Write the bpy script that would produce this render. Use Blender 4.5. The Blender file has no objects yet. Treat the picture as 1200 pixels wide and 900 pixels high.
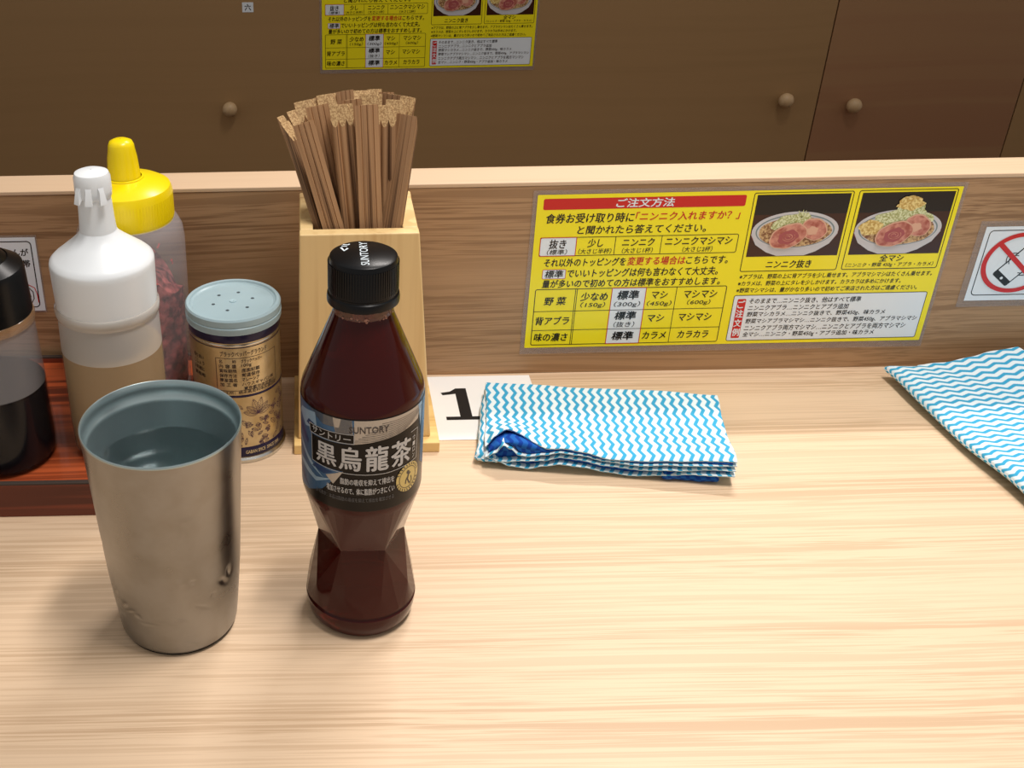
import bpy, bmesh, math, random
from mathutils import Vector, Matrix
random.seed(7)
PI = math.pi
SC = bpy.context.scene
COL = SC.collection

# ------------------------------------------------------------------ camera
cam_d = bpy.data.cameras.new('camera')
cam = bpy.data.objects.new('camera', cam_d); COL.objects.link(cam)
TH, RO = math.radians(31), math.atan(.0185)
F = Vector((0, math.cos(TH), -math.sin(TH)))
R0 = Vector((1, 0, 0)); U0 = Vector((0, math.sin(TH), math.cos(TH)))
Rv = R0*math.cos(RO) - U0*math.sin(RO); Uv = R0*math.sin(RO) + U0*math.cos(RO)
cam.matrix_world = Matrix(((Rv.x, Uv.x, -F.x, 0), (Rv.y, Uv.y, -F.y, 0), (Rv.z, Uv.z, -F.z, .4), (0, 0, 0, 1)))
cam_d.sensor_width = 36; cam_d.lens = 36*1322/1200; cam_d.shift_x = 235/1200
cam_d.clip_start = .01
SC.camera = cam

# ------------------------------------------------------------------ light
w = bpy.data.worlds.new('room_light'); SC.world = w; w.use_nodes = True
w.node_tree.nodes['Background'].inputs[0].default_value = (1, .95, .90, 1)
w.node_tree.nodes['Background'].inputs[1].default_value = .44

def area(name, loc, target, sx, sy, power, col, spread=180):
    l = bpy.data.lights.new(name, 'AREA'); l.shape = 'RECTANGLE'; l.size = sx; l.size_y = sy
    l.energy = power; l.color = col; l.spread = math.radians(spread)
    o = bpy.data.objects.new(name, l); COL.objects.link(o); o.location = loc
    o.rotation_euler = (Vector(target)-Vector(loc)).to_track_quat('-Z', 'Y').to_euler()
    return o
area('ceiling_lamp', (.32, .36, 1.55), (.20, .40, 0), .50, .16, 4.4, (1, .935, .885), 78)
area('ceiling_lamp', (.50, 1.33, 1.30), (.35, .55, 0), .55, .04, 3.0, (1, .935, .885), 80)
SC.view_settings.view_transform = 'Standard'; SC.view_settings.look = 'None'
SC.view_settings.exposure = -.12; SC.view_settings.gamma = 1
SC.view_settings.use_curve_mapping = False

# ------------------------------------------------------------------ helpers
def lin(c):
    c = c/255
    return c/12.92 if c <= .04045 else ((c+.055)/1.055)**2.4
def rgb(r, g, b): return (lin(r), lin(g), lin(b), 1)

class MB:
    def __init__(s): s.v = []; s.f = []; s.m = []; s.uv = None
    def add(s, vs, fs, m=0):
        k = len(s.v); s.v += [tuple(p) for p in vs]
        for f in fs: s.f.append(tuple(i+k for i in f)); s.m.append(m)
    def box(s, x0, x1, y0, y1, z0, z1, m=0):
        s.add([(x, y, z) for z in (z0, z1) for y in (y0, y1) for x in (x0, x1)],
              [(0, 2, 3, 1), (4, 5, 7, 6), (0, 1, 5, 4), (1, 3, 7, 5), (3, 2, 6, 7), (2, 0, 4, 6)], m)
    def lathe(s, prof, n=64, cx=0, cy=0, m=0, close=False):
        vs = []; fs = []
        for r, z in prof:
            for k in range(n):
                a = 2*PI*k/n; vs.append((cx+r*math.sin(a), cy-r*math.cos(a), z))
        L = len(prof)
        for j in range(L if close else L-1):
            for k in range(n):
                a, b = j*n+k, j*n+(k+1) % n; j2 = (j+1) % L
                c, d = j2*n+(k+1) % n, j2*n+k
                fs.append((a, b, c, d))
        s.add(vs, fs, m)
    def disc(s, r, z, n=64, cx=0, cy=0, m=0, up=True):
        vs = [(cx+r*math.sin(2*PI*k/n), cy-r*math.cos(2*PI*k/n), z) for k in range(n)]
        s.add(vs, [tuple(range(n)) if up else tuple(reversed(range(n)))], m)
    def tube(s, pts, r, n=8, m=0):
        pts = [Vector(p) for p in pts]; vs = []; fs = []
        for i, p in enumerate(pts):
            t = (pts[min(i+1, len(pts)-1)]-pts[max(i-1, 0)]).normalized()
            a = t.cross(Vector((0.13, 0.2, 1))).normalized() if abs(t.z) < .95 else t.cross(Vector((1, 0, 0))).normalized()
            b = t.cross(a)
            for k in range(n): vs.append(p+a*r*math.cos(2*PI*k/n)+b*r*math.sin(2*PI*k/n))
        for i in range(len(pts)-1):
            for k in range(n): fs.append((i*n+k, i*n+(k+1) % n, (i+1)*n+(k+1) % n, (i+1)*n+k))
        fs += [tuple(range(n)), tuple(range((len(pts)-1)*n, len(pts)*n))]
        s.add(vs, fs, m)
    def build(s, name, mats, parent=None, smooth=False, bevel=0, merge=False, angle=None):
        me = bpy.data.meshes.new(name); me.from_pydata(s.v, [], s.f)
        mats = mats if isinstance(mats, (list, tuple)) else [mats]
        for m in mats: me.materials.append(m)
        me.polygons.foreach_set('material_index', s.m)
        if s.uv:
            lay = me.uv_layers.new(name='UVMap')
            for lp in me.loops: lay.data[lp.index].uv = s.uv[lp.vertex_index]
        bm = bmesh.new(); bm.from_mesh(me)
        if merge: bmesh.ops.remove_doubles(bm, verts=bm.verts, dist=1e-6)
        if merge or smooth or bevel: bmesh.ops.recalc_face_normals(bm, faces=bm.faces)
        bm.to_mesh(me); bm.free()
        if smooth:
            me.polygons.foreach_set('use_smooth', [True]*len(me.polygons))
            me.set_sharp_from_angle(angle=math.radians(angle or 40))
        me.update()
        o = bpy.data.objects.new(name, me); COL.objects.link(o)
        if parent: o.parent = parent
        if bevel:
            b = o.modifiers.new('bevel', 'BEVEL'); b.width = bevel; b.segments = 3; b.limit_method = 'ANGLE'
        return o
def tag(o, label, cat, group=None):
    o['label'] = label; o['category'] = cat
    if group: o['group'] = group
    return o
def struct(o): o['kind'] = 'structure'; return o
def empty(name, loc, label, cat, group=None, rz=0):
    o = bpy.data.objects.new(name, None); COL.objects.link(o); o.location = loc; o.rotation_euler = (0, 0, rz)
    o.empty_display_size = .02
    return tag(o, label, cat, group)

# ------------------------------------------------------------------ materials
def mat(name, col, rough=.5, metal=0, spec=.5, trans=0, ior=1.45, coat=0, sss=0):
    m = bpy.data.materials.new(name); m.use_nodes = True
    b = m.node_tree.nodes['Principled BSDF']
    b.inputs['Base Color'].default_value = col; b.inputs['Roughness'].default_value = rough
    b.inputs['Metallic'].default_value = metal; b.inputs['Specular IOR Level'].default_value = spec
    b.inputs['Transmission Weight'].default_value = trans; b.inputs['IOR'].default_value = ior
    b.inputs['Coat Weight'].default_value = coat
    if sss:
        b.inputs['Subsurface Weight'].default_value = sss; b.inputs['Subsurface Radius'].default_value = (.01, .01, .01); b.inputs['Subsurface Scale'].default_value = .5
    return m
def nodes(m): return m.node_tree.nodes, m.node_tree.links, m.node_tree.nodes['Principled BSDF']
def ramp(N, pts):
    r = N.new('ShaderNodeValToRGB'); e = r.color_ramp.elements
    while len(e) < len(pts): e.new(.5)
    for i, (p, c) in enumerate(pts): e[i].position = p; e[i].color = c
    return r
def wood(name, light, dark, tone, axis='X', fine=420, broad=26, rough=.45, amount=.8, bump=.05, off=(0, 0, 0), warp=.006, coat=0, lines=.5):
    """straight grained timber: growth lines run along axis"""
    m = mat(name, light, rough, coat=coat); N, L, b = nodes(m)
    tc = N.new('ShaderNodeTexCoord'); mp = N.new('ShaderNodeMapping'); mp.inputs['Location'].default_value = off
    L.new(tc.outputs['Object'], mp.inputs[0])
    # slow waviness of the grain
    nw = N.new('ShaderNodeTexNoise'); nw.inputs['Scale'].default_value = 3.0; nw.inputs['Detail'].default_value = 1
    L.new(mp.outputs[0], nw.inputs[0])
    sub = N.new('ShaderNodeVectorMath'); sub.operation = 'SUBTRACT'; sub.inputs[1].default_value = (.5, .5, .5); L.new(nw.outputs['Color'], sub.inputs[0])
    sc = N.new('ShaderNodeVectorMath'); sc.operation = 'SCALE'; sc.inputs['Scale'].default_value = warp*4; L.new(sub.outputs[0], sc.inputs[0])
    ad = N.new('ShaderNodeVectorMath'); L.new(mp.outputs[0], ad.inputs[0]); L.new(sc.outputs[0], ad.inputs[1])
    def stretched(scale, stretch, detail=2):
        mm = N.new('ShaderNodeMapping')
        v = [scale]*3; v['XYZ'.index(axis)] = scale*stretch; mm.inputs['Scale'].default_value = v
        L.new(ad.outputs[0], mm.inputs[0])
        t = N.new('ShaderNodeTexNoise'); t.inputs['Scale'].default_value = 1; t.inputs['Detail'].default_value = detail
        L.new(mm.outputs[0], t.inputs[0]); return t
    fineN = stretched(fine, .012, 2); midN = stretched(fine*.35, .006, 2); brd = stretched(broad, .03, 2); fib = stretched(fine*2.5, .05, 1)
    r1 = ramp(N, [(.48, (0, 0, 0, 1)), (.64, (1, 1, 1, 1))]); L.new(fineN.outputs['Fac'], r1.inputs[0])
    r2 = ramp(N, [(.53, (0, 0, 0, 1)), (.60, (1, 1, 1, 1))]); L.new(midN.outputs['Fac'], r2.inputs[0])
    r3 = ramp(N, [(.35, (.15, .15, .15, 1)), (.65, (1, 1, 1, 1))]); L.new(brd.outputs['Fac'], r3.inputs[0])
    mx = N.new('ShaderNodeMath'); mx.operation = 'MAXIMUM'; L.new(r1.outputs[0], mx.inputs[0]); L.new(r2.outputs[0], mx.inputs[1])
    ml = N.new('ShaderNodeMath'); ml.operation = 'MULTIPLY'; L.new(mx.outputs[0], ml.inputs[0]); L.new(r3.outputs[0], ml.inputs[1])
    ml2 = N.new('ShaderNodeMath'); ml2.operation = 'MULTIPLY'; L.new(ml.outputs[0], ml2.inputs[0]); ml2.inputs[1].default_value = amount
    c1 = N.new('ShaderNodeMix'); c1.data_type = 'RGBA'; c1.inputs[6].default_value = light; c1.inputs[7].default_value = tone
    L.new(brd.outputs['Fac'], c1.inputs[0])
    c2 = N.new('ShaderNodeMix'); c2.data_type = 'RGBA'; c2.inputs[7].default_value = dark
    L.new(c1.outputs[2], c2.inputs[6]); L.new(ml2.outputs[0], c2.inputs[0])
    L.new(c2.outputs[2], b.inputs['Base Color'])
    bp = N.new('ShaderNodeBump'); bp.inputs['Strength'].default_value = bump; bp.inputs['Distance'].default_value = .0006
    L.new(fib.outputs['Fac'], bp.inputs['Height']); L.new(bp.outputs[0], b.inputs['Normal'])
    return m
def translucent(name, col, see, rough=.35, spec=.4):
    """thin milky plastic wall: part of the light passes straight through"""
    m = mat(name, col, rough, spec=spec); N, L, b = nodes(m)
    t = N.new('ShaderNodeBsdfTransparent'); t.inputs[0].default_value = (.96, .96, .95, 1)
    mx = N.new('ShaderNodeMixShader'); mx.inputs[0].default_value = see
    out = N['Material Output']; L.new(b.outputs[0], mx.inputs[1]); L.new(t.outputs[0], mx.inputs[2]); L.new(mx.outputs[0], out.inputs[0])
    return m
def speckle(m, c1, c2, scale, lo=.4, hi=.6, stretch=(1, 1, 1), detail=3):
    N, L, b = nodes(m); tc = N.new('ShaderNodeTexCoord'); mp = N.new('ShaderNodeMapping'); mp.inputs['Scale'].default_value = stretch
    t = N.new('ShaderNodeTexNoise'); t.inputs['Scale'].default_value = scale; t.inputs['Detail'].default_value = detail
    L.new(tc.outputs['Object'], mp.inputs[0]); L.new(mp.outputs[0], t.inputs[0])
    r = ramp(N, [(lo, c1), (hi, c2)]); L.new(t.outputs['Fac'], r.inputs[0]); L.new(r.outputs[0], b.inputs['Base Color'])
    return m

M = {}
M['top'] = wood('worktop_timber', rgb(224, 198, 168), rgb(178, 146, 112), rgb(219, 190, 157), 'X', 950, 26, .5, .6, .05, (0, 0, 0), .003)
M['board'] = wood('partition_timber', rgb(186, 150, 112), rgb(122, 89, 58), rgb(170, 134, 97), 'X', 800, 20, .5, .9)
M['cap'] = wood('partition_lit_edge_timber', rgb(218, 190, 160), rgb(196, 164, 130), rgb(212, 182, 148), 'X', 300, 20, .5, .4)  # paler than the board: overhead light on the top edge put into colour
M['back'] = wood('far_panel_timber', rgb(168, 134, 92), rgb(146, 115, 75), rgb(160, 126, 84), 'X', 90, 6, .55, .35)
M['back2'] = wood('far_panel_red_timber', rgb(166, 132, 92), rgb(150, 103, 76), rgb(158, 114, 82), 'X', 60, 6, .55, .4, off=(3, 1, 2))
M['knob'] = wood('knob_timber', rgb(200, 170, 130), rgb(175, 140, 100), rgb(190, 160, 120), 'Y', 300, 40, .4, .4)
M['pine'] = wood('pine', rgb(240, 212, 156), rgb(206, 166, 108), rgb(232, 198, 138), 'Z', 170, 30, .42, .65, warp=.012)
M['pineend'] = wood('pine_end', rgb(240, 206, 140), rgb(205, 160, 90), rgb(232, 196, 126), 'X', 220, 40, .5, .6, warp=.01)
M['tray'] = wood('lacquered_tray', rgb(206, 104, 58), rgb(92, 36, 22), rgb(180, 78, 42), 'X', 260, 30, .28, .95, coat=.4)
M['trayrim'] = wood('tray_rim', rgb(140, 66, 42), rgb(60, 24, 16), rgb(112, 48, 32), 'X', 260, 30, .35, .9)
M['trayedge'] = mat('tray_dark_edge', rgb(62, 52, 46), .6)
M['black'] = mat('shadow_gap_black', rgb(16, 16, 18), .38, spec=.3)
M['blackcap'] = mat('black_bottle_cap', rgb(8, 10, 13), .30, spec=.3)
M['whitep'] = mat('white_plastic', rgb(236, 242, 246), .3, sss=.1)
M['yellow'] = mat('yellow_plastic', rgb(250, 222, 8), .28)
M['paper'] = mat('white_paper', rgb(240, 240, 238), .7)
M['ink'] = mat('black_ink', rgb(18, 16, 16), .6)
M['milky'] = translucent('milky_plastic', rgb(226, 226, 224), .52)
M['milky_wet'] = translucent('milky_plastic_wet', rgb(190, 175, 150), .72); M['clear_wet'] = translucent('clear_plastic_wet', rgb(24, 26, 32), .80, .15)
M['clearish'] = translucent('smoky_clear_plastic', rgb(176, 176, 180), .62, .2)
M['hazy'] = translucent('hazy_plastic', rgb(216, 214, 220), .72, .3)
M['clearring'] = translucent('clear_ring', rgb(225, 222, 215), .4, .12, .8)
M['amberring'] = translucent('amber_ring', rgb(180, 140, 100), .5, .15, .8)
M['tan'] = mat('tan_sauce', rgb(172, 142, 100), .5)
M['soy'] = mat('dark_soy', rgb(20, 21, 26), .15)
M['ginger'] = speckle(mat('red_ginger', rgb(150, 60, 60), .35), rgb(90, 30, 34), rgb(205, 110, 108), 160, .38, .66)
M['floor'] = speckle(mat('floor_tile', rgb(90, 84, 78), .5), rgb(84, 78, 72), rgb(100, 94, 88), 8)

# ------------------------------------------------------------------ setting
YB = 1.4546                                # face of the far panels
b = MB(); b.box(-2.2, 2.6, -.8, YB+.1, -.80, -.76); struct(b.build('floor', M['floor']))
b = MB(); b.box(-2.2, 2.6, YB+.02, YB+.08, -.76, 1.5); struct(b.build('wall_back', M['back']))
def panel(name, x0, x1, m, knobs):
    d = MB(); d.box(x0, x1, YB, YB+.018, -.74, .62); o = struct(d.build(name, m, bevel=.0008))
    for x, z in knobs:
        k = MB(); k.lathe([(0, -.019), (.003, -.0188), (.0062, -.0172), (.0088, -.0140), (.0097, -.0105), (.0090, -.0068), (.0066, -.0036), (.0052, 0)], 32)
        k.v = [(p[0], p[2], p[1]) for p in k.v]
        q = k.build('knob', M['knob'], o, smooth=True, merge=True); q.location = (x, YB, z)
    return o
panel('door_1', -.98, .6705, M['back'], [(-.0995, -.0485), (.6255, -.0505)])
panel('door_2', .6720, .9345, M['back2'], [(.7160, -.0590)])
panel('door_3', .9360, 2.2, M['back'], [])
b = MB(); b.box(-1.3, 1.9, .678, .700, -.76, -.03); struct(b.build('wall_front', M['board']))

b = MB(); b.box(-1.3, 1.9, .10, .73, -.03, 0)
tag(b.build('counter_worktop', M['top'], bevel=.002), 'long pale straight grained wooden counter top that everything stands on', 'counter')
root = empty('counter_partition', (.3, .675, 0), 'low wooden partition board along the back edge of the counter', 'partition')
b = MB(); b.box(-1.6, 1.6, 0, .028, .0002, .1372); b.build('board', M['board'], root)
b = MB(); b.box(-1.6, 1.6, -.0004, .0285, .1374, .1402); b.build('top_edge', M['cap'], root, bevel=.0006)

# ------------------------------------------------------------------ flat print
_cache = {}
def glyphs(s, bold=0., shear=0., res=3):
    key = (s, bold, shear, res)
    if key in _cache: return _cache[key]
    cu = bpy.data.curves.new('t', 'FONT'); cu.body = s; cu.size = 1; cu.offset = 0; cu.shear = shear; cu.resolution_u = res
    ob = bpy.data.objects.new('t', cu); COL.objects.link(ob)
    dg = bpy.context.evaluated_depsgraph_get(); ev = ob.evaluated_get(dg)
    me = ev.to_mesh(); vs = [tuple(v.co) for v in me.vertices]; fs = [tuple(p.vertices) for p in me.polygons]
    ev.to_mesh_clear(); bpy.data.objects.remove(ob); bpy.data.curves.remove(cu)
    x0 = min(v[0] for v in vs); x1 = max(v[0] for v in vs); y0 = min(v[1] for v in vs); y1 = max(v[1] for v in vs)
    vs = [((v[0]-x0)/(x1-x0), (v[1]-y0)/(y1-y0)) for v in vs]
    _cache[key] = (vs, fs); return vs, fs

class Print(MB):
    """flat print in a vertical plane, millimetres; layers stand 0.06 mm proud of each other"""
    def pt(s, x, z, l): return (x/1000, -l*.00006, z/1000)
    def poly(s, pts, l, m): s.add([s.pt(x, z, l) for x, z in pts], [tuple(range(len(pts)))], m)
    def text(s, t, x0, x1, z0, z1, l, m, bold=.012, shear=.12, res=3):
        vs, fs = glyphs(t, 0, shear, res)
        d = bold*(z1-z0)*1.3 if bold > .003 else 0
        for i, (a, c) in enumerate(((-d, 0), (d, 0), (0, d*.8), (0, -d*.8)) if d else ((0, 0),)):
            s.add([s.pt(x0+(x1-x0)*u+a, z0+(z1-z0)*v+c, l+i*.08) for u, v in vs], fs, m)
    def rr(s, x0, x1, z0, z1, r=0, n=5):
        if r <= 0: return [(x0, z0), (x1, z0), (x1, z1), (x0, z1)]
        o = []
        for cx, cz, a0 in ((x1-r, z0+r, -90), (x1-r, z1-r, 0), (x0+r, z1-r, 90), (x0+r, z0+r, 180)):
            for k in range(n+1):
                a = math.radians(a0+90*k/n); o.append((cx+r*math.cos(a), cz+r*math.sin(a)))
        return o
    def rect(s, x0, x1, z0, z1, l, m, r=0): s.poly(s.rr(x0, x1, z0, z1, r), l, m)
    def frame(s, x0, x1, z0, z1, t, l, m, r=1.5):
        a = s.rr(x0, x1, z0, z1, r); c = s.rr(x0+t, x1-t, z0+t, z1-t, max(r-t, .05)); n = len(a)
        s.add([s.pt(*p, l) for p in a+c], [(i, (i+1) % n, n+(i+1) % n, n+i) for i in range(n)], m)
    def ell(s, cx, cz, rx, rz, l, m, n=40, wob=0, rot=0):
        p = []
        for k in range(n):
            a = 2*PI*k/n; q = 1+wob*math.sin(5*a+cx)+wob*.6*math.sin(9*a+cz)
            x, z = rx*q*math.cos(a), rz*q*math.sin(a)
            p.append((cx+x*math.cos(rot)-z*math.sin(rot), cz+x*math.sin(rot)+z*math.cos(rot)))
        s.poly(p, l, m)
    def stroke(s, pts, wd, l, m):
        n = len(pts); vs = []
        for i, (x, z) in enumerate(pts):
            ax, az = pts[max(i-1, 0)]; bx, bz = pts[min(i+1, n-1)]; d = math.hypot(bx-ax, bz-az) or 1
            nx, nz = -(bz-az)/d*wd/2, (bx-ax)/d*wd/2; vs += [s.pt(x+nx, z+nz, l), s.pt(x-nx, z-nz, l)]
        s.add(vs, [(2*i, 2*i+1, 2*i+3, 2*i+2) for i in range(n-1)], m)

gl = dict(rough=.22, spec=.5)
PY = mat('print_yellow', rgb(252, 238, 34), **gl); PR = mat('print_red', rgb(205, 28, 30), **gl); PK = mat('print_black', rgb(20, 18, 18), **gl)
PW = mat('print_white', rgb(232, 242, 250), **gl); PD = mat('photo_black', rgb(14, 13, 16), **gl); PB = mat('photo_brown', rgb(58, 28, 20), **gl)
BW = mat('bowl_white', rgb(205, 205, 210), **gl); BR = mat('bowl_rim', rgb(150, 70, 72), **gl); BG = mat('bowl_line', rgb(120, 140, 145), **gl)
SOUP = speckle(mat('photo_noodles', rgb(190, 150, 100), **gl), rgb(128, 84, 56), rgb(214, 182, 132), 700, .4, .62)
CAB = speckle(mat('photo_sprouts', rgb(200, 210, 150), **gl), rgb(160, 165, 98), rgb(226, 232, 190), 800, .38, .6)
MEAT = speckle(mat('photo_pork', rgb(190, 120, 105), **gl), rgb(168, 88, 76), rgb(214, 150, 132), 260, .35, .65)
MEAT2 = mat('photo_pork_pink', rgb(168, 84, 88), **gl); FAT = mat('photo_pork_fat', rgb(222, 176, 150), **gl)
GAR = speckle(mat('photo_garlic', rgb(222, 196, 120), **gl), rgb(196, 160, 84), rgb(240, 220, 150), 700, .4, .6)
LAM = translucent('laminate_film', rgb(196, 180, 172), .72, .2, .6)
PM = [PY, PR, PK, PW, PD, PB, BW, BR, BG, SOUP, CAB, MEAT, MEAT2, FAT, GAR]
iY, iR, iK, iW, iD, iB, iBW, iBR, iBG, iS, iC, iM, iM2, iF, iG = range(15)

def menu_sign(loc, label):
    """local frame: mm, origin at the lower left corner of the yellow print"""
    root = empty('menu_sign', loc, label, 'sign')
    X, Z = 146.3, 20.5
    class S(Print):
        def pt(s, x, z, l): return ((x-X)/1000, -.0004-l*.00006, (z-Z)/1000)
    p = MB(); p.box((143.4-X)/1000, (419.2-X)/1000, -.00035, 0, (15.6-Z)/1000, (134.4-Z)/1000); p.build('laminate_film', LAM, root)
    p = S(); p.rect(146.3, 416.8, 20.5, 131.6, 0, iY, .6); p.build('print_sheet', PM, root)
    # panels, bars and rules
    p = S(); p.rect(150.4, 279.6, 121.3, 128.9, 1, iR, 1.2); p.build('title_bar', PM, root)
    for q in ((150.6, 174.0, 89.0, 101.9, 0), (154, 169.2, 72.6, 79.2, 1), (201.5, 224.2, 22.6, 64.9, 0), (284, 413, 23, 57.4, 1.5)):
        p = S(); p.rect(*q[:4], 1, iW, q[4]); p.build('white_field', PM, root)
    p = S(); p.frame(150.4, 279.3, 88.8, 102.2, .45, 2, iK)
    for x in (199.4, 229.4): p.rect(x-.2, x+.2, 89, 102, 2, iK)
    p.frame(150.2, 278, 22.4, 65, .5, 2, iK)
    for x in (177.2, 178.3, 244.6): p.rect(x-.2, x+.2, 22.5, 64.9, 2, iK)
    for z in (48.3, 33.9): p.rect(150.3, 277.9, z-.2, z+.2, 2, iK)
    p.frame(284.2, 348, 74.8, 130.2, .5, 2, iK); p.frame(351, 414.2, 74.8, 130.4, .5, 2, iK); p.frame(283.8, 413.2, 22.8, 57.6, .45, 2, iK)
    p.build('ruled_lines', PM, root)['kind'] = 'stuff'
    for q in ((150.3, 174.3, 88.7, 102.3, .5, 3, iR, .8), (153.7, 169.4, 72.3, 79.4, .35, 3, iR, 1), (201.3, 224.5, 22.3, 65.1, .5, 3, iR, .3)):
        p = S(); p.frame(*q); p.build('red_outline', PM, root)
    p = S(); p.rect(286.8, 292.5, 25, 54.7, 2, iR, .8)
    p.build('red_tab', PM, root)
    # lettering
    p = S(); B = .016
    p.text('ご注文方法', 197, 234, 122.2, 128.1, 2, iW, .02)
    for i, ch in enumerate('ご注文例'): p.text(ch, 287.3, 292, 47.9-i*7.1, 53.6-i*7.1, 3, iW, .02, 0)
    p.build('white_lettering', PM, root)['kind'] = 'stuff'
    p = S()
    p.text('「ニンニク入れますか？」', 210.5, 277.5, 112.6, 118.6, 2, iR, B); p.text('変更する場合は', 209, 247, 81.3, 87.2, 2, iR, B)
    p.build('red_lettering', PM, root)['kind'] = 'stuff'
    p = S(); T = p.text
    T('食券お受け取り時に', 153, 209.5, 112, 118.6, 2, iK, B); T('と聞かれたら答えてください。', 174, 257, 104, 110, 2, iK, B)
    T('抜き', 156.5, 167.5, 94.2, 100.6, 3, iK, B); T('（標準）', 155.5, 168.6, 89.9, 93.6, 3, iK, .008)
    T('少し', 181.5, 191.5, 94.8, 100.6, 3, iK, B); T('（大さじ半杯）', 176, 197.5, 90, 93.8, 3, iK, .008)
    T('ニンニク', 204, 225, 95, 100.4, 3, iK, B); T('（大さじ1杯）', 204.5, 224.5, 90, 93.8, 3, iK, .008)
    T('ニンニクマシマシ', 232, 275.5, 95, 100.6, 3, iK, B); T('（大さじ2杯）', 244, 263.5, 90, 93.8, 3, iK, .008)
    T('それ以外のトッピングを', 154.4, 208, 81.2, 87, 2, iK, B); T('こちらです。', 247.8, 275, 81.4, 86.8, 2, iK, B)
    T('標準', 155.6, 167.6, 73.2, 78.7, 3, iK, B); T('でいいトッピングは何も言わなくて大丈夫。', 170.5, 269.8, 73.2, 79.2, 2, iK, B)
    T('量が多いので初めての方は標準をおすすめします。', 154.3, 272.4, 65.9, 71.6, 2, iK, B)
    T('野 菜', 156.8, 171.5, 53, 59, 3, iK, B); T('背アブラ', 152.3, 175, 38, 44.2, 3, iK, B); T('味の濃さ', 152.3, 175, 25.4, 31.6, 3, iK, B)
    T('少なめ', 181, 199, 55.7, 61.9, 3, iK, B); T('（150g）', 181.5, 198, 50.2, 54.7, 3, iK, .006)
    T('標準', 205.5, 219.8, 56.2, 62.8, 3, iK, B+.01); T('（300g）', 204, 221.5, 50.2, 54.7, 3, iK, .006)
    T('マシ', 228.5, 239, 56.4, 61.8, 3, iK, B); T('（450g）', 226, 242.5, 50.4, 54.7, 3, iK, .006)
    T('マシマシ', 250, 272, 56.4, 62, 3, iK, B); T('（600g）', 253, 268.5, 50.8, 55, 3, iK, .006)
    T('標準', 205.5, 219.8, 41, 47.2, 3, iK, B+.01); T('（抜き）', 205.5, 219.5, 35.2, 39.4, 3, iK, .006)
    T('マシ', 228, 239, 39, 44.4, 3, iK, B); T('マシマシ', 249, 271, 39.2, 44.8, 3, iK, B)
    T('標準', 205.3, 219.8, 25.4, 31.8, 3, iK, B+.01); T('カラメ', 226, 242, 25.8, 31.2, 3, iK, B); T('カラカラ', 250, 271, 26, 31.4, 3, iK, B)
    T('ニンニク抜き', 300.8, 330.5, 77, 82.6, 2, iK, B); T('全マシ', 375, 390.5, 80.4, 85.2, 2, iK, B); T('（ニンニク・野菜 450g・アブラ・カラメ）', 353.6, 411.2, 76.2, 79.6, 2, iK, .01)
    T('※アブラは、野菜の上に背アブラを少し乗せます。アブラマシマシはたくさん乗せます。', 285, 412.4, 69.4, 73, 2, iK, .012, .12, 2)
    T('※カラメは、野菜の上にタレを少しかけます。カラカラは多めにかけます。', 284.8, 393, 64.4, 67.9, 2, iK, .012, .12, 2)
    T('※野菜マシマシは、量がかなり多いので初めてご来店された方はご遠慮ください。', 284.6, 405, 59.4, 62.9, 2, iK, .012, .12, 2)
    for i, (t, x) in enumerate([('そのままで…ニンニク抜き、他はすべて標準', 369.6), ('ニンニクアブラ…ニンニクとアブラ追加', 362.5), ('野菜マシカラメ…ニンニク抜きで、野菜450g、味カラメ', 388),
                                ('野菜マシアブラマシマシ…ニンニク抜きで、野菜450g、アブラマシマシ', 410.8), ('ニンニクアブラ両方マシマシ…ニンニクとアブラを両方マシマシ', 404.4), ('全マシ…ニンニク・野菜450g・アブラ追加・味カラメ', 384)]):
        T(t, 294.8, x, 51-i*5.15, 55-i*5.1, 2, iK, .014, .12, 2)
    p.build('black_lettering', PM, root)['kind'] = 'stuff'
    # two printed photographs of a noodle bowl
    for k, (x0, x1) in enumerate(((286.5, 346.2), (353.4, 412.6))):
        p = S(); p.rect(x0, x1, 85.5, 128.6, 1, iB); p.rect(x0, x1, 115, 128.6, 2, iD); ph = p.build('bowl_photograph', PM, root)
        cx, cz = (x0+x1)/2-1.3, 103.6
        p = S(); p.ell(cx, cz-1, 28.2, 13.6, 3, iBR, 56)
        p.poly([(cx-28.2, cz-2), (cx-24, cz-9.5), (cx-16, cz-15), (cx-9, cz-17.6), (cx+9, cz-17.6), (cx+16, cz-15), (cx+24, cz-9.5), (cx+28.2, cz-2)], 4, iBW)
        p.ell(cx, cz, 28, 13.3, 5, iBW, 56); p.ell(cx, cz-.2, 25.5, 11.6, 6, iBG, 56); p.ell(cx, cz-.4, 24.6, 11, 7, iBW, 56); p.ell(cx, cz-.8, 23.6, 10.4, 8, iS, 56, .012)
        p.build('printed_bowl', PM, ph)
        p = S()
        if k == 0:
            p.ell(cx-3, cz+5.4, 13, 6.2, 9, iC, 44, .05, .15); p.ell(cx+3, cz+8.5, 5, 4.4, 10, iC, 30, .09)
            for a in (-.5, .1, .5, .9): p.stroke([(cx+2, cz+9), (cx+2+5*math.sin(a), cz+10+4.5*math.cos(a))], .5, 11, iC)
        else:
            p.ell(cx+2, cz+6, 19, 7.5, 9, iC, 50, .05); p.ell(cx+5, cz+12, 10, 6, 10, iC, 40, .07)
            p.ell(cx+4, cz+17.4, 8.6, 4.6, 11, iG, 34, .1); p.ell(cx+3, cz+20.4, 4.4, 2.4, 12, iG, 24, .12); p.ell(cx-18, cz+1.2, 7.8, 5.2, 11, iG, 34, .06)
        p.build('printed_vegetables', PM, ph)
        p = S(); d = 2 if k else 0
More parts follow.
